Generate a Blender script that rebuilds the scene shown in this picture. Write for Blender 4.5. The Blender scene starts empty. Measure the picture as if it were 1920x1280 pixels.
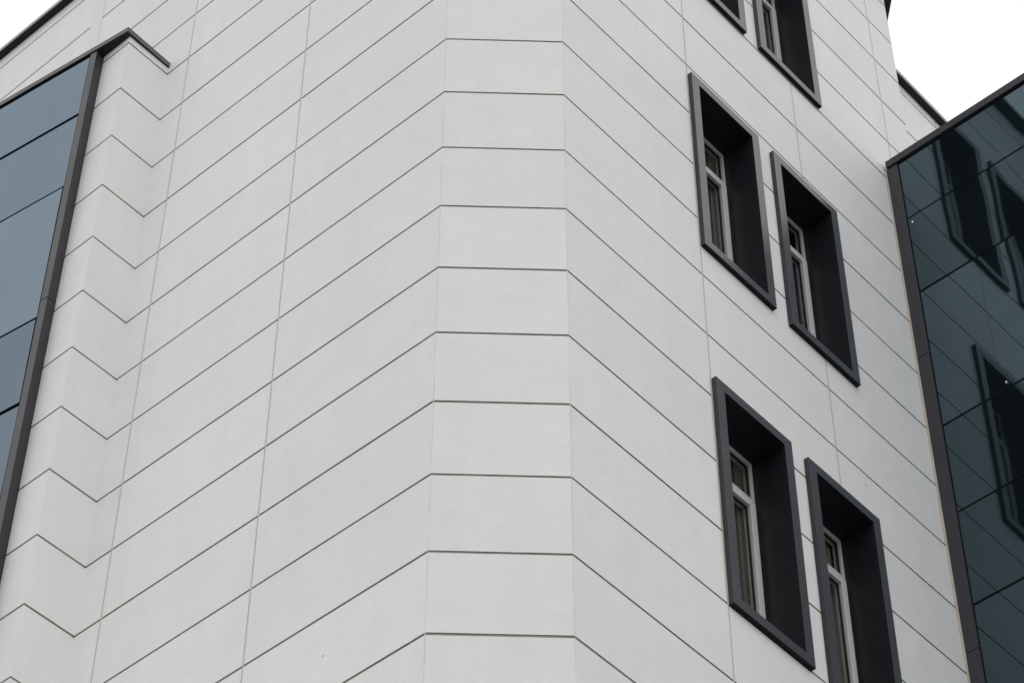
import bpy, math, random
import numpy as np
from mathutils import Vector, Matrix, noise
random.seed(7)
SC = bpy.context.scene

# ------------------------------------------------------------------ camera, world, sun, exposure
H = 0.6                       # height of one course of facade panels (m)
CAM_Z = 1.6
Q_F, Q_TH, Q_RO = 4.92876469587237, 0.8317353200669828, 0.003706619883217935
AZL, AZR, Z0 = 2.410979702728349, 0.8417940237567039, 22.57368850320955
cam = bpy.data.cameras.new('camera'); camo = bpy.data.objects.new('camera', cam); SC.collection.objects.link(camo)
fw = Vector((0, math.cos(Q_TH), math.sin(Q_TH))); up0 = Vector((0, -math.sin(Q_TH), math.cos(Q_TH))); r0 = Vector((1, 0, 0))
rt = math.cos(Q_RO) * r0 + math.sin(Q_RO) * up0; up = -math.sin(Q_RO) * r0 + math.cos(Q_RO) * up0
M3 = Matrix((rt, up, -fw)).transposed()
camo.matrix_world = Matrix.Translation((0, 0, CAM_Z)) @ M3.to_4x4()
cam.sensor_width = 36.0; cam.lens = Q_F * 1000 / 1920 * 36.0
cam.clip_start = 0.1; cam.clip_end = 5000
SC.camera = camo

SUN_EL, SUN_AZ = math.radians(55), math.radians(163)      # azimuth clockwise from +Y (the light comes from behind the camera)
w = bpy.data.worlds.new('World'); SC.world = w; w.use_nodes = True
nt = w.node_tree; nt.nodes.clear()
sky = nt.nodes.new('ShaderNodeTexSky'); sky.sky_type = 'NISHITA'; sky.sun_disc = False
sky.sun_elevation = SUN_EL; sky.sun_rotation = SUN_AZ; sky.air_density = 1.0; sky.dust_density = 4.0
hs = nt.nodes.new('ShaderNodeHueSaturation'); hs.inputs['Saturation'].default_value = 0.12
tc = nt.nodes.new('ShaderNodeTexCoord')
nz = nt.nodes.new('ShaderNodeTexNoise'); nz.inputs['Scale'].default_value = 2.6; nz.inputs['Detail'].default_value = 5
cr = nt.nodes.new('ShaderNodeMapRange'); cr.inputs['To Min'].default_value = 0.80; cr.inputs['To Max'].default_value = 1.16
cl = nt.nodes.new('ShaderNodeCombineColor')
mul = nt.nodes.new('ShaderNodeVectorMath'); mul.operation = 'SCALE'
mixw = nt.nodes.new('ShaderNodeMix'); mixw.data_type = 'RGBA'; mixw.inputs['Factor'].default_value = 0.93
mixw.inputs['B'].default_value = (11.25, 11.27, 11.3, 1)     # the even overcast cloud deck
bg = nt.nodes.new('ShaderNodeBackground'); bg.inputs['Strength'].default_value = 0.1
wo = nt.nodes.new('ShaderNodeOutputWorld')
L_ = nt.links.new
L_(sky.outputs[0], hs.inputs['Color']); L_(hs.outputs[0], mixw.inputs['A'])
L_(tc.outputs['Generated'], nz.inputs['Vector']); L_(nz.outputs[0], cr.inputs['Value'])
L_(mixw.outputs['Result'], mul.inputs[0]); L_(cr.outputs[0], mul.inputs['Scale'])
L_(mul.outputs[0], bg.inputs['Color']); L_(bg.outputs[0], wo.inputs['Surface'])
sd = bpy.data.lights.new('sun', 'SUN'); sd.energy = 0.12; sd.angle = math.radians(40); sd.color = (1, 0.99, 0.975)
so = bpy.data.objects.new('sun', sd); SC.collection.objects.link(so)
sdir = Vector((math.sin(SUN_AZ) * math.cos(SUN_EL), math.cos(SUN_AZ) * math.cos(SUN_EL), math.sin(SUN_EL)))
so.rotation_euler = sdir.to_track_quat('Z', 'Y').to_euler(); so.location = (0, -20, 40)
SC.view_settings.view_transform = 'Standard'; SC.view_settings.look = 'None'
SC.view_settings.exposure = 0.0; SC.view_settings.gamma = 1.0

# ------------------------------------------------------------------ frame of reference (metres, plan)
V2 = lambda a, b: np.array([a, b], float)
L = V2(math.cos(AZL), math.sin(AZL)); R = V2(math.cos(AZR), math.sin(AZR))
A = V2(-0.7645919066804184, 17.717600083399343) * H
B = V2(0.5698377296804034, 17.754747111472092) * H
NR, NL = -L, -R                                            # outward normals of right and left facade
VAL = A + L * 5.2248 * H; PK = VAL - R * 0.70094 * H; ED = PK + L * 0.50907 * H
RE = B + R * 6.9376 * H
def nz_(n): return CAM_Z + (Z0 + n) * H                     # course number -> height
N_GROUND = -Z0 - CAM_Z / H
TOWER_N, WING_N, SIDE_N = 11.45, 6.12, 10.27

# ------------------------------------------------------------------ materials
def mat(name):
    m = bpy.data.materials.new(name); m.use_nodes = True
    return m, m.node_tree, m.node_tree.nodes['Principled BSDF']
def objvec(t, scale=(1, 1, 1)):
    tc = t.nodes.new('ShaderNodeTexCoord'); mp = t.nodes.new('ShaderNodeMapping'); mp.inputs['Scale'].default_value = scale
    t.links.new(tc.outputs['Object'], mp.inputs['Vector']); return mp.outputs[0]
def noise_n(t, vec, scale, detail=3, rough=.5):
    n = t.nodes.new('ShaderNodeTexNoise'); n.inputs['Scale'].default_value = scale; n.inputs['Detail'].default_value = detail
    n.inputs['Roughness'].default_value = rough; t.links.new(vec, n.inputs['Vector']); return n.outputs[0]
def rng(t, v, a, b, c, d):
    n = t.nodes.new('ShaderNodeMapRange')
    for k, x in zip(('From Min', 'From Max', 'To Min', 'To Max'), (a, b, c, d)): n.inputs[k].default_value = x
    t.links.new(v, n.inputs['Value']); return n.outputs[0]
def mth(t, op, a, b=None):
    n = t.nodes.new('ShaderNodeMath'); n.operation = op
    for i, x in enumerate((a, b)):
        if x is None: continue
        if isinstance(x, (int, float)): n.inputs[i].default_value = x
        else: t.links.new(x, n.inputs[i])
    return n.outputs[0]
def mixc(t, fac, a, b):
    n = t.nodes.new('ShaderNodeMix'); n.data_type = 'RGBA'
    for k, x in (('Factor', fac), ('A', a), ('B', b)):
        if isinstance(x, (int, float)): n.inputs[k].default_value = x
        elif isinstance(x, tuple): n.inputs[k].default_value = (*x, 1)
        else: t.links.new(x, n.inputs[k])
    return n.outputs['Result']
def scalec(t, col, v):
    n = t.nodes.new('ShaderNodeVectorMath'); n.operation = 'SCALE'
    if isinstance(col, tuple): n.inputs[0].default_value = col
    else: t.links.new(col, n.inputs[0])
    t.links.new(v, n.inputs['Scale']); return n.outputs[0]
def bump(t, b, h, dist, strength=1.0):
    n = t.nodes.new('ShaderNodeBump'); n.inputs['Distance'].default_value = dist; n.inputs['Strength'].default_value = strength
    t.links.new(h, n.inputs['Height']); t.links.new(n.outputs[0], b.inputs['Normal'])

def wall_mat():
    m, t, b = mat('white_render_panel')
    v = objvec(t); vs = objvec(t, (1, 1, .18))
    at = t.nodes.new('ShaderNodeAttribute'); at.attribute_name = 'tone'
    big = rng(t, noise_n(t, v, .55, 4), .3, .7, .975, 1.025)
    strk = rng(t, noise_n(t, vs, 5.0, 5, .6), .35, .75, 1.01, .965)
    fine = rng(t, noise_n(t, v, 26, 4, .65), .3, .7, .985, 1.012)
    val = mth(t, 'MULTIPLY', mth(t, 'MULTIPLY', big, strk), mth(t, 'MULTIPLY', fine, at.outputs['Fac']))
    warm = rng(t, noise_n(t, v, 1.3, 5, .6), .50, .72, 0, .8)
    col = mixc(t, warm, (.865, .865, .865), (.87, .865, .842))
    # small pits and specks
    vo = t.nodes.new('ShaderNodeTexVoronoi'); vo.inputs['Scale'].default_value = 1.35; t.links.new(v, vo.inputs['Vector'])
    sp = rng(t, vo.outputs['Distance'], .010, .017, 1, 0)
    col = mixc(t, mth(t, 'MULTIPLY', sp, .6), col, (.25, .24, .22))
    t.links.new(scalec(t, col, val), b.inputs['Base Color'])
    b.inputs['Roughness'].default_value = .62; b.inputs['Specular IOR Level'].default_value = .35
    vo2 = t.nodes.new('ShaderNodeTexVoronoi'); vo2.inputs['Scale'].default_value = 38; vo2.feature = 'SMOOTH_F1'; t.links.new(v, vo2.inputs['Vector'])
    patch = rng(t, noise_n(t, v, 1.1, 3), .42, .68, .15, 1)
    h = mth(t, 'MULTIPLY', mth(t, 'ADD', mth(t, 'MULTIPLY', vo2.outputs['Distance'], .6), noise_n(t, v, 90, 3, .6)), patch)
    h = mth(t, 'ADD', h, mth(t, 'MULTIPLY', noise_n(t, v, 3.0, 2), 5.0))
    bump(t, b, h, .0030, .7)
    return m
def simple(name, col, rough, spec=.5, metal=0., var=.06, scale=3., bmp=0., bscale=60., stretch=(1, 1, 1)):
    m, t, b = mat(name)
    v = objvec(t, stretch)
    val = mth(t, 'MULTIPLY', rng(t, noise_n(t, v, scale, 5, .6), .25, .75, 1 - var, 1 + var), rng(t, noise_n(t, v, scale * 9, 4, .6), .25, .75, 1 - var * .6, 1 + var * .6))
    t.links.new(scalec(t, col, val), b.inputs['Base Color'])
    t.links.new(rng(t, noise_n(t, v, scale * 2.3, 3), .2, .8, rough * .85, min(1, rough * 1.15)), b.inputs['Roughness'])
    b.inputs['Specular IOR Level'].default_value = spec; b.inputs['Metallic'].default_value = metal
    if bmp: bump(t, b, noise_n(t, v, bscale, 3), bmp)
    return m
M = {}
M['wall'] = wall_mat()
M['groove'] = simple('groove_gasket', (.36, .345, .295), .8, .2, var=.25, scale=2)
M['sealant'] = simple('grey_joint_filler', (.66, .66, .655), .7, .3, var=.05, scale=1.5)
M['seam'] = simple('fine_seam_filler', (.74, .74, .735), .7, .3, var=.05, scale=1.5)
M['trimwhite'] = simple('white_cover_strip', (.84, .84, .835), .6, .3, var=.02)
M['beige'] = simple('beige_sealant', (.70, .63, .54), .8, .2, var=.12, scale=6, bmp=.003, bscale=40)
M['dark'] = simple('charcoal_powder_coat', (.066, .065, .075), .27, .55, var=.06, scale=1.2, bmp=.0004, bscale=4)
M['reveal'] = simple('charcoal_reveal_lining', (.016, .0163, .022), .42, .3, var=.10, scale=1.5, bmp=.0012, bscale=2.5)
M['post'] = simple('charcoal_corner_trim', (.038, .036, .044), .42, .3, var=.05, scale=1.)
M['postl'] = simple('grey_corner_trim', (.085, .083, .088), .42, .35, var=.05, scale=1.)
M['coping'] = simple('grey_metal_coping', (.115, .115, .115), .5, .4, var=.05)
M['soffit'] = simple('dark_soffit', (.022, .022, .024), .6, .3, var=.15)
M['under'] = simple('surround_underside_shade', (.011, .011, .013), .6, .2, var=.15)  # shade below the window surrounds, put into the colour
M['fascia'] = simple('zinc_edge', (.33, .33, .325), .55, .4, var=.05)
M['gasket'] = simple('black_rubber', (.012, .012, .014), .5, .3)
M['pvc'] = simple('white_pvc_frame', (.68, .68, .68), .38, .5, var=.04, scale=5)
M['curtain'] = simple('curtain_cloth', (.50, .50, .38), .9, .1, var=.1, scale=4)
M['room'] = simple('room_paint', (.16, .16, .14), .9, .1)
M['roof'] = simple('roof_membrane', (.25, .25, .25), .9, .1)
M['clip'] = simple('steel_clip', (.9, .9, .9), .15, .5, metal=1)

def glass_mat(name, tint, body, ior, wav):
    m, t, b = mat(name)
    t.nodes.remove(b); out = t.nodes['Material Output']
    v = objvec(t)
    n1 = noise_n(t, v, 1.3, 1, .4); n2 = noise_n(t, v, 4, 1, .4)
    h = mth(t, 'ADD', n1, mth(t, 'MULTIPLY', n2, .07))
    bp = t.nodes.new('ShaderNodeBump'); bp.inputs['Distance'].default_value = wav; t.links.new(h, bp.inputs['Height'])
    fr = t.nodes.new('ShaderNodeFresnel'); fr.inputs['IOR'].default_value = ior
    gl = t.nodes.new('ShaderNodeBsdfGlossy'); gl.inputs['Roughness'].default_value = .028
    at = t.nodes.new('ShaderNodeAttribute'); at.attribute_name = 'tone'
    dirt = rng(t, noise_n(t, objvec(t, (1, 1, .4)), 2.2, 5, .6), .3, .7, .96, 1.05)
    t.links.new(scalec(t, tint, mth(t, 'MULTIPLY', at.outputs['Fac'], dirt)), gl.inputs['Color'])
    df = t.nodes.new('ShaderNodeBsdfDiffuse'); df.inputs['Color'].default_value = (*body, 1)
    for x in (fr, gl): t.links.new(bp.outputs[0], x.inputs['Normal'])
    mx = t.nodes.new('ShaderNodeMixShader')
    t.links.new(fr.outputs[0], mx.inputs[0]); t.links.new(df.outputs[0], mx.inputs[1]); t.links.new(gl.outputs[0], mx.inputs[2])
    t.links.new(mx.outputs[0], out.inputs[0]); return m
M['glassR'] = glass_mat('blue_green_solar_glass', (.56, .78, .90), (.007, .012, .0145), 1.95, .0029)
M['glassL'] = glass_mat('blue_solar_glass', (.68, .85, 1.0), (.012, .020, .033), 2.75, .0014)
def pane_mat():
    m, t, b = mat('window_glass'); t.nodes.remove(b); out = t.nodes['Material Output']
    tr = t.nodes.new('ShaderNodeBsdfTransparent'); tr.inputs['Color'].default_value = (.93, .95, .92, 1)
    gl = t.nodes.new('ShaderNodeBsdfGlossy'); gl.inputs['Roughness'].default_value = .01; gl.inputs['Color'].default_value = (.8, .85, .85, 1)
    fr = t.nodes.new('ShaderNodeFresnel'); fr.inputs['IOR'].default_value = 1.5
    gm = t.nodes.new('ShaderNodeNewGeometry')
    fac = mth(t, 'MULTIPLY', fr.outputs[0], mth(t, 'SUBTRACT', 1.0, gm.outputs['Backfacing']))
    mx = t.nodes.new('ShaderNodeMixShader'); t.links.new(fac, mx.inputs[0]); t.links.new(tr.outputs[0], mx.inputs[1]); t.links.new(gl.outputs[0], mx.inputs[2])
    t.links.new(mx.outputs[0], out.inputs[0]); return m
M['pane'] = pane_mat()

# ------------------------------------------------------------------ mesh building
class MB:
    def __init__(s): s.v, s.f, s.m, s.t = [], [], [], []
    def face(s, pts, mi=0, tone=1.0, out=None):
        pts = [Vector(p) for p in pts]
        if out is not None:
            n = (pts[1] - pts[0]).cross(pts[2] - pts[0])
            if n.dot(Vector(out)) < 0: pts = pts[::-1]
        k = len(s.v); s.v += pts; s.f.append(list(range(k, k + len(pts)))); s.m.append(mi); s.t.append(tone)
    def box(s, c, ax, ay, az, mi=0, tone=1.0, skip=()):
        """box from corner c with three edge vectors"""
        c, ax, ay, az = (Vector(x) for x in (c, ax, ay, az))
        fs = {'x0': (c, c + ay, c + ay + az, c + az, -ax), 'x1': (c + ax, c + ax + ay, c + ax + ay + az, c + ax + az, ax),
              'y0': (c, c + ax, c + ax + az, c + az, -ay), 'y1': (c + ay, c + ay + ax, c + ay + ax + az, c + ay + az, ay),
              'z0': (c, c + ax, c + ax + ay, c + ay, -az), 'z1': (c + az, c + az + ax, c + az + ax + ay, c + az + ay, az)}
        for k, q in fs.items():
            if k not in skip: s.face(q[:4], mi, tone, q[4])
    def build(s, name, mats, parent=None, bevel=0., origin=None):
        me = bpy.data.meshes.new(name)
        o0 = Vector(origin) if origin is not None else Vector((0, 0, 0))
        if parent is not None: o0 = Vector(parent['_o'])
        me.from_pydata([tuple(p - o0) for p in s.v], [], s.f)
        for mm in mats: me.materials.append(mm)
        for p, mi in zip(me.polygons, s.m): p.material_index = mi
        at = me.attributes.new('tone', 'FLOAT', 'FACE'); at.data.foreach_set('value', s.t)
        if bevel:
            import bmesh
            bm = bmesh.new(); bm.from_mesh(me); bmesh.ops.remove_doubles(bm, verts=bm.verts, dist=1e-5); bm.to_mesh(me); bm.free()
        o = bpy.data.objects.new(name, me); SC.collection.objects.link(o)
        if bevel:
            md = o.modifiers.new('bevel', 'BEVEL'); md.width = bevel; md.segments = 2; md.limit_method = 'ANGLE'
        if parent is not None:
            o.parent = parent; o['_o'] = tuple(o0)
        else:
            o.location = o0; o['_o'] = tuple(o0)
        return o
def empty(name, label, cat, loc, group=None):
    o = bpy.data.objects.new(name, None); SC.collection.objects.link(o); o.location = loc; o['_o'] = tuple(loc)
    o.empty_display_size = .5; o['label'] = label; o['category'] = cat
    if group: o['group'] = group
    return o
class Plane:
    """vertical plane: s along, n = course number (height), d = metres in front of it"""
    def __init__(p, o, dr, nrm): p.o, p.d, p.n = o, dr, nrm
    def __call__(p, s, n, out=0.0):
        q = p.o + p.d * s * H + p.n * out; return Vector((q[0], q[1], nz_(n)))
    def box(p, mb, s0, s1, n0, n1, o0, o1, mi=0, tone=1., skip=()):
        c = p(s0, n0, o0); mb.box(c, p(s1, n0, o0) - c, p(s0, n0, o1) - c, p(s0, n1, o0) - c, mi, tone, skip)
PR, PL = Plane(B, R, NR), Plane(A, L, NL)
abx = B - A; LC = np.linalg.norm(abx); DC = abx / LC; NC = V2(DC[1], -DC[0])
PC = Plane(A, DC, NC)
PV = Plane(VAL, -R, NR)                                     # return wall (valley to outer corner)
PE = Plane(PK, L, NL)                                       # short wall beside the left glass

GW, GD, VW = .0170, .0055, .013                              # groove height, groove depth, joint width (m)
jit = {n: (random.uniform(-.0012, .0012), random.uniform(-.0012, .0012)) for n in range(-40, 20)}
def wall_part(name, parent, P, s0, s1, n0, n1, joints=(), holes=(), a=0., b=0., blanks=(), label=None):
    """course panels with real grooves. holes = (sa,sb,na,nb); a,b = shift (m) of the groove back at both ends"""
    mb = MB(); out = (*P.n, 0)
    br = sorted({s0, s1, *[h for q in holes for h in q[:2] if s0 < h < s1]})
    jj = [j for j in joints if s0 < j < s1]
    cols = []; hw = VW / 2 / H
    for x, y in zip(br[:-1], br[1:]):
        ins = [j for j in jj if x - 1e-6 <= j <= y + 1e-6]
        c = x
        for j in ins:
            if j - hw > c: cols.append((c, j - hw))
            c = j + hw
        if y > c: cols.append((c, y))
    def clip(sa, sb, na, nb):
        iv = [(na, nb)]
        for q in holes:
            if q[0] <= (sa + sb) / 2 <= q[1]:
                nv = []
                for u, v in iv:
                    if q[3] <= u or q[2] >= v: nv.append((u, v)); continue
                    if u < q[2]: nv.append((u, q[2]))
                    if v > q[3]: nv.append((q[3], v))
                iv = nv
        return iv
    tones = {}
    for sa, sb in cols:
        mod = sum(1 for j in jj if j < (sa + sb) / 2)
        ia = sa + (a / H if sa == s0 else 0); ib = sb + (b / H if sb == s1 else 0)
        c = math.floor(n0)
        while c < n1:
            lo, hi = max(n0, c), min(n1, c + 1)
            glo = (GW / 2 + jit[c][0]) / H if lo == c and c > n0 else 0
            ghi = (GW / 2 + jit[c + 1][1]) / H if hi == c + 1 and hi < n1 else 0
            if c in blanks: glo = 0
            if c + 1 in blanks: ghi = 0
            key = (c, mod)
            if key not in tones: tones[key] = 1 + random.gauss(0, .010)
            t = tones[key]
            for u, v in clip(sa, sb, lo, hi):
                lu = u + glo if u == lo else u; lv = v - ghi if v == hi else v
                mb.face([P(sa, lu), P(sb, lu), P(sb, lv), P(sa, lv)], 0, t, out)
                if glo and u == lo: mb.face([P(sa, lu), P(sb, lu), P(ib, lu, -GD), P(ia, lu, -GD)], 1, 1, (0, 0, -1))
                if ghi and v == hi: mb.face([P(sa, lv), P(sb, lv), P(ib, lv, -GD), P(ia, lv, -GD)], 1, 1, (0, 0, 1))
            c += 1
        for u, v in clip(sa, sb, n0, n1):
            mb.face([P(ia, u, -GD), P(ib, u, -GD), P(ib, v, -GD), P(ia, v, -GD)], 1, 1, out)
    for j in jj:                                            # flush filled vertical joints
        for u, v in clip(j - hw, j + hw, n0, n1):
            n = u
            while n < v:
                m_ = min(v, n + .5); ex = [random.uniform(-.0008, .0008) / H for _ in (0, 1)]
                mb.face([P(j - hw, n, -.0015), P(j + hw, n, -.0015), P(j + hw, m_, -.0015), P(j - hw, m_, -.0015)], 2, 1, out)
                n = m_
    o = mb.build(name, [M['wall'], M['groove'], M['sealant']], parent)
    if label: o['label'] = label
    return o

# ------------------------------------------------------------------ ground
g = MB(); g.face([(-400, -400, 0), (400, -400, 0), (400, 400, 0), (-400, 400, 0)], 0, 1, (0, 0, 1))
M['ground'] = simple('concrete_paving', (.21, .208, .20), .9, .2, var=.15, scale=.4, bmp=.01, bscale=8)
go = g.build('ground', [M['ground']]); go['kind'] = 'structure'

# ------------------------------------------------------------------ the white building
bc = (A + B) / 2 + V2(0, 4)
bld = empty('white_building', 'white panelled building with chamfered corner, thin dark grooves and deep charcoal framed windows', 'building', (bc[0], bc[1], 0))
G = N_GROUND
# windows: (s of outer left edge, n of outer top edge)
WS, WT, WW, WH = (2.40, 4.05), (9.325, 3.805, -1.715), 1.345, 3.29
FACE_W = .14; PROUD = .038; DEPTH = .40 * H
S_END = 7.775
holes = [(s + .06, s + WW - .06, n - WH + .06, n - .06) for s in WS for n in WT]
t225 = math.tan(math.radians(22.7))
wall_part('right_facade', bld, PR, 0, S_END, G, TOWER_N, joints=(2.386, 4.762, 7.165), holes=holes, a=GD * t225, b=-GD * t225)
wall_part('chamfer_facade', bld, PC, 0, LC / H, G, TOWER_N, a=GD * t225, b=-GD * t225)
wall_part('left_facade', bld, PL, 0, 7.03, G, TOWER_N, joints=(2.43, 4.80), a=GD * t225, b=0)
wall_part('left_rear_facade', bld, PL, 7.27, 19.6, 0, SIDE_N, joints=(9.6, 12., 14.4, 16.8), blanks=())
wall_part('return_wall', bld, PV, 0, .70094, G, WING_N + .02, a=-GD, b=-GD)
wall_part('left_end_wall', bld, PE, 0, .50907, G, WING_N + .02, a=GD, b=0)
for P_, s_ in ((PL, 0), (PR, 0)):                           # fine filled seams on the two chamfer edges
    mb = MB(); other = PC; n = -14.0; sc = 0 if P_ is PL else LC / H; sg = 1 if P_ is PL else -1
    while n < TOWER_N:
        m_ = min(n + .37, TOWER_N); wd_ = (.0016 + .003 * noise.noise(Vector((n * 2.1, sc, 0)))) / H
        mb.face([P_(0, n, .0006), P_(wd_, n, .0006), P_(wd_, m_, .0006), P_(0, m_, .0006)], 0, 1, (*P_.n, 0))
        mb.face([PC(sc, n, .0006), PC(sc + sg * wd_, n, .0006), PC(sc + sg * wd_, m_, .0006), PC(sc, m_, .0006)], 0, 1, (*PC.n, 0))
        n = m_
    mb.build('corner_seam', [M['seam']], bld)
# smooth cover strip where the tall part meets the lower left part
mb = MB(); PL.box(mb, 7.03, 7.27, G, SIDE_N, -.05, .010); mb.build('cover_strip', [M['trimwhite']], bld)
mb = MB(); PL.box(mb, 7.03, 7.25, SIDE_N, TOWER_N, -.05, -.001); mb.build('upper_wall_edge', [M['wall']], bld)
# tall part: hidden sides and roof
T = B + R * S_END * H
eaz = math.radians(93.2); E = V2(math.cos(eaz), math.sin(eaz)); EN = V2(E[1], -E[0])
PT = Plane(T, E, EN)
wall_part('far_chamfer_facade', bld, PT, 0, 2.2, G, TOWER_N, a=GD * t225, b=0)
T2 = T + E * 2.2 * H
LT = A + L * 7.25 * H
back = 9.0
polyT = [A, B, T, T2, T2 + L * back, LT + R * back * .0 + R * 12 * H, LT]
mb = MB()
for p_, q_ in ((T2, T2 + L * back), (T2 + L * back, LT + R * 12 * H), (LT + R * 12 * H, LT)):
    mb.face([(p_[0], p_[1], 0), (q_[0], q_[1], 0), (q_[0], q_[1], nz_(TOWER_N)), (p_[0], p_[1], nz_(TOWER_N))])
mb.build('rear_wall', [M['wall']], bld)
mb = MB(); mb.face([(p_[0], p_[1], nz_(TOWER_N) + .002) for p_ in polyT], 0, 1, (0, 0, 1)); mb.build('roof', [M['roof']], bld)

def cornice(name, parent, P, s0, s1, n, ov, fh, a=0., b=0., depth=.25):
    """overhanging roof edge: dark soffit, pale thin edge; a,b = extra length (m) of the outer edge at both ends"""
    mb = MB(); z = fh / H
    i0, i1, o0, o1 = P(s0, n, -depth), P(s1, n, -depth), P(s0 + a / H, n, ov), P(s1 + b / H, n, ov)
    up_ = Vector((0, 0, fh))
    w0, w1 = P(s0, n, 0), P(s1, n, 0)
    mb.face([w0, w1, o1, o0], 0, 1, (0, 0, -1)); mb.face([i0, i1, w1, w0], 0, 1, (0, 0, -1))
    mb.face([o0, o1, o1 + up_, o0 + up_], 1, 1, (*P.n, 0))
    mb.face([i0 + up_, i1 + up_, w1 + up_, w0 + up_], 1, 1, (0, 0, 1)); mb.face([w0 + up_, w1 + up_, o1 + up_, o0 + up_], 1, 1, (0, 0, 1))
    mb.face([i0, i1, i1 + up_, i0 + up_], 1, 1, (-P.n[0], -P.n[1], 0))
    for i_, w_, o_ in ((i0, w0, o0), (i1, w1, o1)): mb.face([i_, w_, o_, o_ + up_, w_ + up_, i_ + up_], 1)
    return mb.build(name, [M['soffit'], M['fascia']], parent)
OVT = .185 * H
k = OVT * t225
cornice('cornice', bld, PR, 0, S_END, TOWER_N + .003, OVT, .05, -0.0 + k * -1, k)
cornice('cornice', bld, PC, 0, LC / H, TOWER_N + .003, OVT, .05, -k, k)
cornice('cornice', bld, PL, 0, 7.25, TOWER_N + .003, OVT, .05, -k, 0)
cornice('cornice', bld, PT, 0, 2.2, TOWER_N + .003, OVT, .05, -k, 0)
# lower side parts
cornice('cornice', bld, PL, 7.20, 19.6, SIDE_N + .003, .112 * H, .05)
SB = .43 * H
PS = Plane(B - NR * SB, R, NR)
wall_part('right_rear_facade', bld, PS, 8.0, 19., 0, 10.2, joints=(9.55, 11.9, 14.3, 16.7))
cornice('cornice', bld, PS, 8.0, 19., 10.203, .112 * H, .05)
mb = MB()
for P, s0, s1, n in ((PL, 7.25, 19.6, SIDE_N), (PS, 8.0, 19., 10.2)):
    a_, b_ = P(s0, n, 0), P(s1, n, 0); inn = Vector((-P.n[0], -P.n[1], 0)) * 5.0
    mb.face([a_, b_, b_ + inn, a_ + inn], 0, 1, (0, 0, 1))
    c_ = Vector((b_.x, b_.y, 0)); mb.face([b_, b_ + inn, c_ + inn, c_], 1)
    a0 = Vector((a_.x, a_.y, 0)); mb.face([a_ + inn, b_ + inn, c_ + inn, a0 + inn], 1)
mb.build('side_roof', [M['roof'], M['wall']], bld)

# ------------------------------------------------------------------ windows
def frame_ring(mb, P, s0, s1, n0, n1, wl, wr, wb, wt, o0, o1, mi=0):
    """rectangular ring with mitred corners, all four inner and outer sides closed"""
    Oc = [(s0, n0), (s1, n0), (s1, n1), (s0, n1)]; Ic = [(s0 + wl, n0 + wb), (s1 - wr, n0 + wb), (s1 - wr, n1 - wt), (s0 + wl, n1 - wt)]
    nr = Vector((*P.n, 0)); mid = P((s0 + s1) / 2, (n0 + n1) / 2, 0)
    for i in range(4):
        j = (i + 1) % 4
        a_, b_, c_, d_ = Oc[i], Oc[j], Ic[j], Ic[i]
        mb.face([P(*a_, o1), P(*b_, o1), P(*c_, o1), P(*d_, o1)], mi, 1, nr)
        mb.face([P(*a_, o0), P(*b_, o0), P(*c_, o0), P(*d_, o0)], mi, 1, -nr)
        e = (P(*a_, 0) + P(*b_, 0)) / 2 - mid
        mb.face([P(*a_, o0), P(*b_, o0), P(*b_, o1), P(*a_, o1)], mi, 1, e)
        mb.face([P(*d_, o0), P(*c_, o0), P(*c_, o1), P(*d_, o1)], mi, 1, -e)
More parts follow.
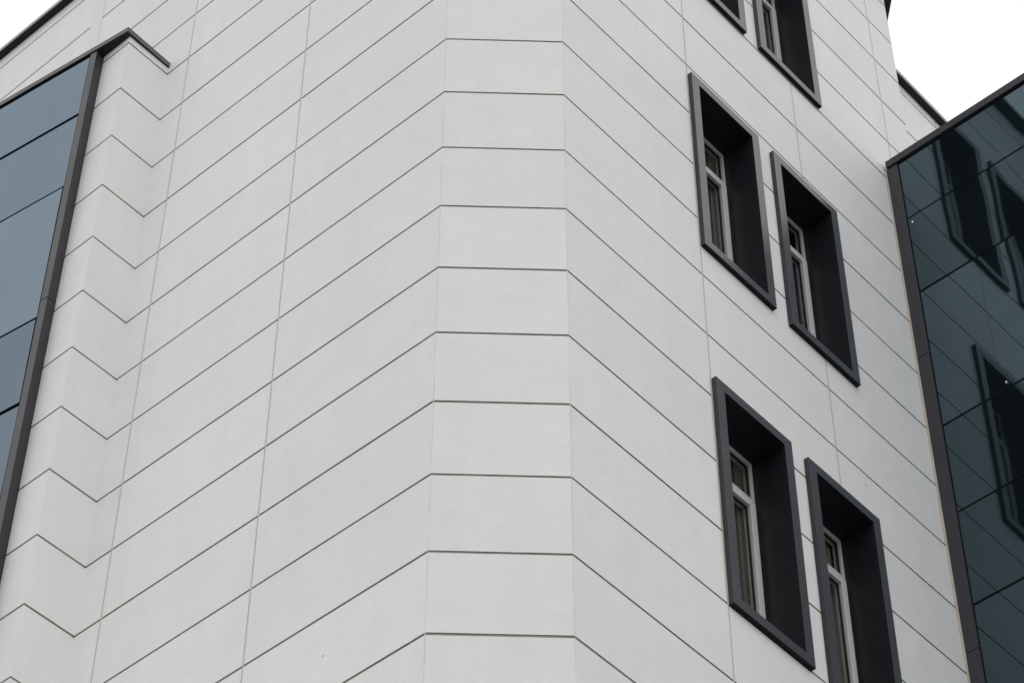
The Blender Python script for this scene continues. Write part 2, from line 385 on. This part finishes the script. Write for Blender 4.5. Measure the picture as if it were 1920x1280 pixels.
def window(s, n, label):
    P = PR
    base = P(s + WW / 2, n - WH, 0)
    wd = bpy.data.objects.new('window', None); SC.collection.objects.link(wd); wd.parent = bld
    wd.location = base - Vector(bld['_o']); wd['_o'] = tuple(base); wd['label'] = label
    i0, i1, j0, j1 = s + FACE_W, s + WW - FACE_W, n - WH + FACE_W - .012, n - FACE_W
    mb = MB(); frame_ring(mb, P, s, s + WW, n - WH, n, FACE_W, FACE_W, FACE_W - .012, FACE_W, -.004, PROUD)
    for i_, k_ in ((2, 2), (6, 1), (10, 1), (14, 1), (3, 3), (7, 3), (11, 3), (15, 3)): mb.m[i_] = k_      # folded outer edges darker than the face, shade on the underside painted black
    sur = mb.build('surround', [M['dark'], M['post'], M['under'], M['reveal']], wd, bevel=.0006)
    mb = MB()                                               # reveal lining, slightly lapped behind the surround
    e = .004 / H
    c = [(i0 - e, j0 - e), (i1 + e, j0 - e), (i1 + e, j1 + e), (i0 - e, j1 + e)]
    mid = P((i0 + i1) / 2, (j0 + j1) / 2, 0)
    D2 = -(DEPTH + .06)
    for q in range(4):
        a_, b_ = c[q], c[(q + 1) % 4]; ev = mid - (P(*a_, 0) + P(*b_, 0)) / 2
        mb.face([P(*a_, -.002), P(*b_, -.002), P(*b_, D2), P(*a_, D2)], 0, 1, ev)
    mb.build('reveal', [M['reveal']], wd)
    # white frame: outer ring + transom, opening sash below
    fo = -DEPTH; tn = j1 - .58                              # top of the transom
    mb = MB(); frame_ring(mb, P, i0, i1, j0, j1, .05, .05, .05, .06, fo - .06, fo)
    P.box(mb, i0 + .05, i1 - .05, tn - .12, tn, fo - .06, fo - .001)
    mb.build('frame', [M['pvc']], wd, bevel=.003)
    mb = MB(); frame_ring(mb, P, i0 + .042, i1 - .042, j0 + .042, tn - .10, .10, .10, .10, .085, fo - .045, fo + .020)
    mb.build('sash', [M['pvc']], wd, bevel=.004)
    g1 = (i0 + .05, i1 - .05, tn, j1 - .06); g2 = (i0 + .142, i1 - .142, j0 + .142, tn - .185)
    mb = MB()
    for (x0, x1, y0, y1), o_ in ((g1, fo - .022), (g2, fo - .012)): frame_ring(mb, P, x0, x1, y0, y1, .018, .018, .018, .018, o_ - .006, o_ + .006)
    mb.build('gasket', [M['gasket']], wd)
    for (x0, x1, y0, y1), o_ in ((g1, fo - .028), (g2, fo - .018)):
        mb = MB(); P.box(mb, x0 - .005, x1 + .005, y0 - .005, y1 + .005, o_ - .004, o_); mb.build('pane', [M['pane']], wd)
    mb = MB(); P.box(mb, i0 - .8, i1 + .8, j0 - .3, j1 + .3, fo - 1.6, fo - .066, skip=('y1',))
    # wall inside around the opening so no light leaks round the frame
    frame_ring(mb, P, i0 - .8, i1 + .8, j0 - .3, j1 + .3, .8, .8, .3, .3, fo - .066, fo - .061)
    mb.build('room', [M['room']], wd)
    # ragged sealant bead along the left side of the surround
    mb = MB(); y = n - WH; wprev = .006
    while y < n:
        y2 = min(n, y + .05); wn = max(.0015, .007 + .008 * noise.noise(Vector((s * 7, y * 3.1, 1.7))) + .004 * noise.noise(Vector((s, y * 14, 4)))) 
        mb.face([P(s + .02, y, .0012), P(s - wprev / H, y, .0012), P(s - wn / H, y2, .0012), P(s + .02, y2, .0012)], 0, 1, (*P.n, 0))
        wprev = wn; y = y2
    if s < 3: mb.build('sealant_bead', [M['beige']], wd)
    return (i0, i1, j0, j1, tn, fo)
names = {(0, 0): 'top row window nearest the chamfered corner, only its foot in view', (1, 0): 'top row window nearest the right glass wing',
         (0, 1): 'middle row window nearest the chamfered corner', (1, 1): 'middle row window nearest the right glass wing',
         (0, 2): 'bottom row window nearest the chamfered corner, pale curtain behind its pane', (1, 2): 'bottom row window nearest the right glass wing, cut by the lower edge'}
curt = {(1, 0): (.35, 'grey-green curtain inside the top row window nearest the right glass wing', .95, .45),
        (0, 1): (.16, 'dark narrow curtain inside the middle row window nearest the chamfered corner', .35, .18),
        (1, 1): (.16, 'dark narrow curtain inside the middle row window nearest the right glass wing', .35, .20),
        (0, 2): (1.0, 'pale olive curtain inside the bottom row window nearest the chamfered corner', .95, 1.0),
        (1, 2): (.9, 'pale olive curtain inside the bottom row window nearest the right glass wing', .8, .85)}
for a_ in (0, 1):
    for b_ in (0, 1, 2):
        i0, i1, j0, j1, tn, fo = window(WS[a_], WT[b_], names[a_, b_])
        if (a_, b_) in curt:
            dk, lab, wfr, br_ = curt[a_, b_]
            mb = MB(); N = 90; x1 = i1 + .5; x0 = x1 - (i1 - i0 + .3) * wfr; top, bot = j1 + .05, j0 - .1
            pv = None
            for q in range(N + 1):
                s_ = x0 + (x1 - x0) * q / N
                dd = -.105 + .018 * math.sin(q * .75 + 2 * noise.noise(Vector((q * .05, a_, b_)))) + .01 * math.sin(q * .31 + a_)
                cur = (PR(s_, bot, fo + dd * .9), PR(s_, top, fo + dd))
                if pv: mb.face([pv[0], cur[0], cur[1], pv[1]], 0, 1, (*NR, 0))
                pv = cur
            mc = simple('curtain_cloth_%d%d' % (a_, b_), (.42 * br_, .42 * br_, .35 * br_), .9, .1, var=.12, scale=4)
            org = PR((x0 + x1) / 2, bot, fo - .15)
            co = mb.build('curtain', [mc], None, origin=org)
            sm = co.modifiers.new('thickness', 'SOLIDIFY'); sm.thickness = .004
            co['label'] = lab; co['category'] = 'curtain'; co['group'] = 'curtains inside the windows'

# ------------------------------------------------------------------ left glass wing
gaz = math.radians(146.1); GDIR = V2(math.cos(gaz), math.sin(gaz)); GN = V2(-GDIR[1], GDIR[0])
if GN @ ED > 0: GN = -GN
GO = ED + GN * .135 * H
PG = Plane(GO, GDIR, GN)
wl = empty('glass_wing', 'blue glass wing with grey corner trim on the left, catching the pale sky', 'building wing', (GO[0], GO[1], 0))
def panels(P, parent, s0, s1, ns, mat_, joint=.012, cols=(), coat={}):
    xs = [s0, *[c for c in cols if s0 < c < s1], s1]
    for y0, y1 in zip(ns[:-1], ns[1:]):
        for x0, x1 in zip(xs[:-1], xs[1:]):
            mb = MB(); j = joint / H; tilt = random.uniform(-.003, .003); tl2 = random.uniform(-.003, .003)
            a_, b_ = x0 + (j if x0 > s0 else 0), x1 - (j if x1 < s1 else 0)
            lo, hi = y0 + j, y1 - j
            tone = coat.get(round(y0, 2), 1.0) + random.uniform(-.04, .04)
            nx, ny = 2, 2
            mb.face([P(a_, lo, tilt), P(b_, lo, -tilt), P(b_, hi, tl2), P(a_, hi, -tl2 * .5)][:3], 0, tone, (*P.n, 0))
            mb.face([P(a_, lo, tilt), P(b_, hi, tl2), P(a_, hi, tl2 + tilt + tilt)], 0, tone, (*P.n, 0))
            f_, g_ = P(a_, lo, tilt), P(b_, lo, -tilt)
            for (u1, v1), (u2, v2) in (((a_, lo), (b_, lo)), ((b_, lo), (b_, hi)), ((b_, hi), (a_, hi)), ((a_, hi), (a_, lo))):
                mb.face([P(u1, v1, -.002), P(u2, v2, -.002), P(u2, v2, -.012), P(u1, v1, -.012)], 0, tone)
            mb.build('glass_panel', [mat_], parent)
nsL = [G, -24.0, -21.7, -18.6, -16.2, -13.2, -10.68, -7.67, -6.15, -4.67, -2.17, -.65, .83, 3.32, 4.83, WING_N - .01]
nsL = sorted(x for x in nsL if x >= G)
panels(PG, wl, .132, 14, nsL, M['glassL'], joint=.016, cols=(4.6, 9.3), coat={3.32: .98, .83: 1.02, -.65: .86, -2.17: .8})
mb = MB(); PG.box(mb, .05, 14.2, G, WING_N - .002, -.07, -.016); mb.build('backing_frame', [M['gasket']], wl)
# corner post: grey face on the glass plane, dark return towards the white wall; spliced every 5 courses
def post(P, parent, s0, s1, out, m1, m2, ns, inner):
    for y0, y1 in zip(ns[:-1], ns[1:]):
        mb = MB(); g_ = .003 / H
        P.box(mb, s0, s1, y0 + g_, y1 - g_, inner, out)
        for i in range(len(mb.f)):
            pass
        mb.m = [0 if i == 3 else 1 for i in range(6)] if False else mb.m
        # face order: x0,x1,y0,y1(out),z0,z1
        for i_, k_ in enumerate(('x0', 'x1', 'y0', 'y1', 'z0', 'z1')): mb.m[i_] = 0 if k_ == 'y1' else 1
        mb.build('corner_trim', [m1, m2], parent, bevel=.002)
post(PG, wl, 0.0, .112, .006, M['postl'], M['post'], [G, -18.8, -13.8, -8.8, -3.85, 1.13, WING_N - .003], -.095)
# roof slab with coping: runs over the end wall and stops on the left facade
vL = PL(5.23, 6, 0); c1 = GO + GN * .012 - GDIR * .535 * H
far = PG(14.2, 6, .012); fb = PL(19.4, 6, 0)
pts = [V2(far.x, far.y), c1, V2(vL.x, vL.y) - GDIR * .03 * H, V2(vL.x, vL.y), V2(fb.x, fb.y)]
def slab(name, pts, n0, n1, mats, parent, front=0):
    mb = MB(); c = sum(pts) / len(pts)
    mb.face([(p[0], p[1], nz_(n0)) for p in pts], 1, 1, (0, 0, -1)); mb.face([(p[0], p[1], nz_(n1)) for p in pts], 0, 1, (0, 0, 1))
    for p, q in zip(pts, pts[1:] + pts[:1]):
        e = (p + q) / 2 - c; mb.face([(p[0], p[1], nz_(n0)), (q[0], q[1], nz_(n0)), (q[0], q[1], nz_(n1)), (p[0], p[1], nz_(n1))], 0, 1, (*e, 0))
    return mb.build(name, mats, parent)
slab('coping', pts, WING_N + .021, WING_N + .115, [M['coping'], M['soffit']], wl)
mb = MB(); e0 = PG(14.2, G, -.016); e1 = PL(19.4, G, 0); hgt = Vector((0, 0, nz_(WING_N) - nz_(G)))
mb.face([e0, e1, e1 + hgt, e0 + hgt]); mb.build('far_end_wall', [M['wall']], wl)

# ------------------------------------------------------------------ right glass wing
PW = Plane(RE, -L, -R)                                      # faces the right facade and the camera
wr = empty('glass_wing', 'dark blue-green glass wing on the right mirroring the white facade and its windows', 'building wing', (RE[0], RE[1], 0))
WLEN = 4.3
nsR = sorted(x for x in [G, -24.1, -21.55, -18.6, -17.1, -15.6, -13.05, -11.56, -10.06, -7.53, -6.07, -4.6, -2.084, -.59, .90, 3.417, 4.91, WING_N] if x >= G)
panels(PW, wr, .235, WLEN, nsR, M['glassR'], joint=.011, cols=(2.9,), coat={4.91: .97, 3.42: .93, .9: 1.2, -.59: 1.0, -2.08: .93})
mb = MB(); PW.box(mb, .1, WLEN, G, WING_N - .002, -.07, -.016); mb.build('backing_frame', [M['gasket']], wr)
post(PW, wr, .034, .215, .010, M['post'], M['post'], [G, -17.7, -12.7, -7.7, -2.73, 2.24, WING_N - .003], -.07)
pw = [RE - L * .045 * H - R * .022, RE - L * (WLEN + .1) * H - R * .022, RE - L * (WLEN + .1) * H + R * 12 * H, RE - L * .045 * H + R * 12 * H]
slab('coping', pw, WING_N + .012, WING_N + .145, [M['post'], M['soffit']], wr)
mb = MB()
for p_, q_ in ((RE - L * WLEN * H, RE - L * WLEN * H + R * 12 * H), (RE - L * WLEN * H + R * 12 * H, RE + R * 12 * H)):
    mb.face([(p_[0], p_[1], 0), (q_[0], q_[1], 0), (q_[0], q_[1], nz_(WING_N)), (p_[0], p_[1], nz_(WING_N))])
mb.build('outer_wall', [M['glassR']], wr)
mb = MB(); y = G; wp = .03
while y < WING_N:                                           # ragged beige sealant between facade and trim
    y2 = min(WING_N, y + .06); wn = max(.010, .021 + .010 * noise.noise(Vector((3, y * 1.3, 0))) + .005 * noise.noise(Vector((9, y * 9, 0))))
    s_ = 6.9376
    a0, a1 = wp * .35 / H, wn * .35 / H
    mb.face([PR(s_ - a0, y, .002), PR(s_ + .05, y, .002), PR(s_ + .05, y2, .002), PR(s_ - a1, y2, .002)], 0, 1, (*NR, 0))
    mb.face([PW(0, y, .0), PW(wp / H * 1.1, y, .0), PW(wn / H * 1.1, y2, .0), PW(0, y2, .0)], 0, 1, (*PW.n, 0))
    wp = wn; y = y2
mb.build('sealant_bead', [M['beige']], wr)
for s_, n_ in ((.30, 4.78), (1.20, .99)):
    mb = MB(); PW.box(mb, s_ - .012, s_ + .012, n_ - .018, n_ + .018, .001, .012); mb.build('fixing_clip', [M['clip']], wr, bevel=.004)
for o in SC.objects:
    if '_o' in o: del o['_o']
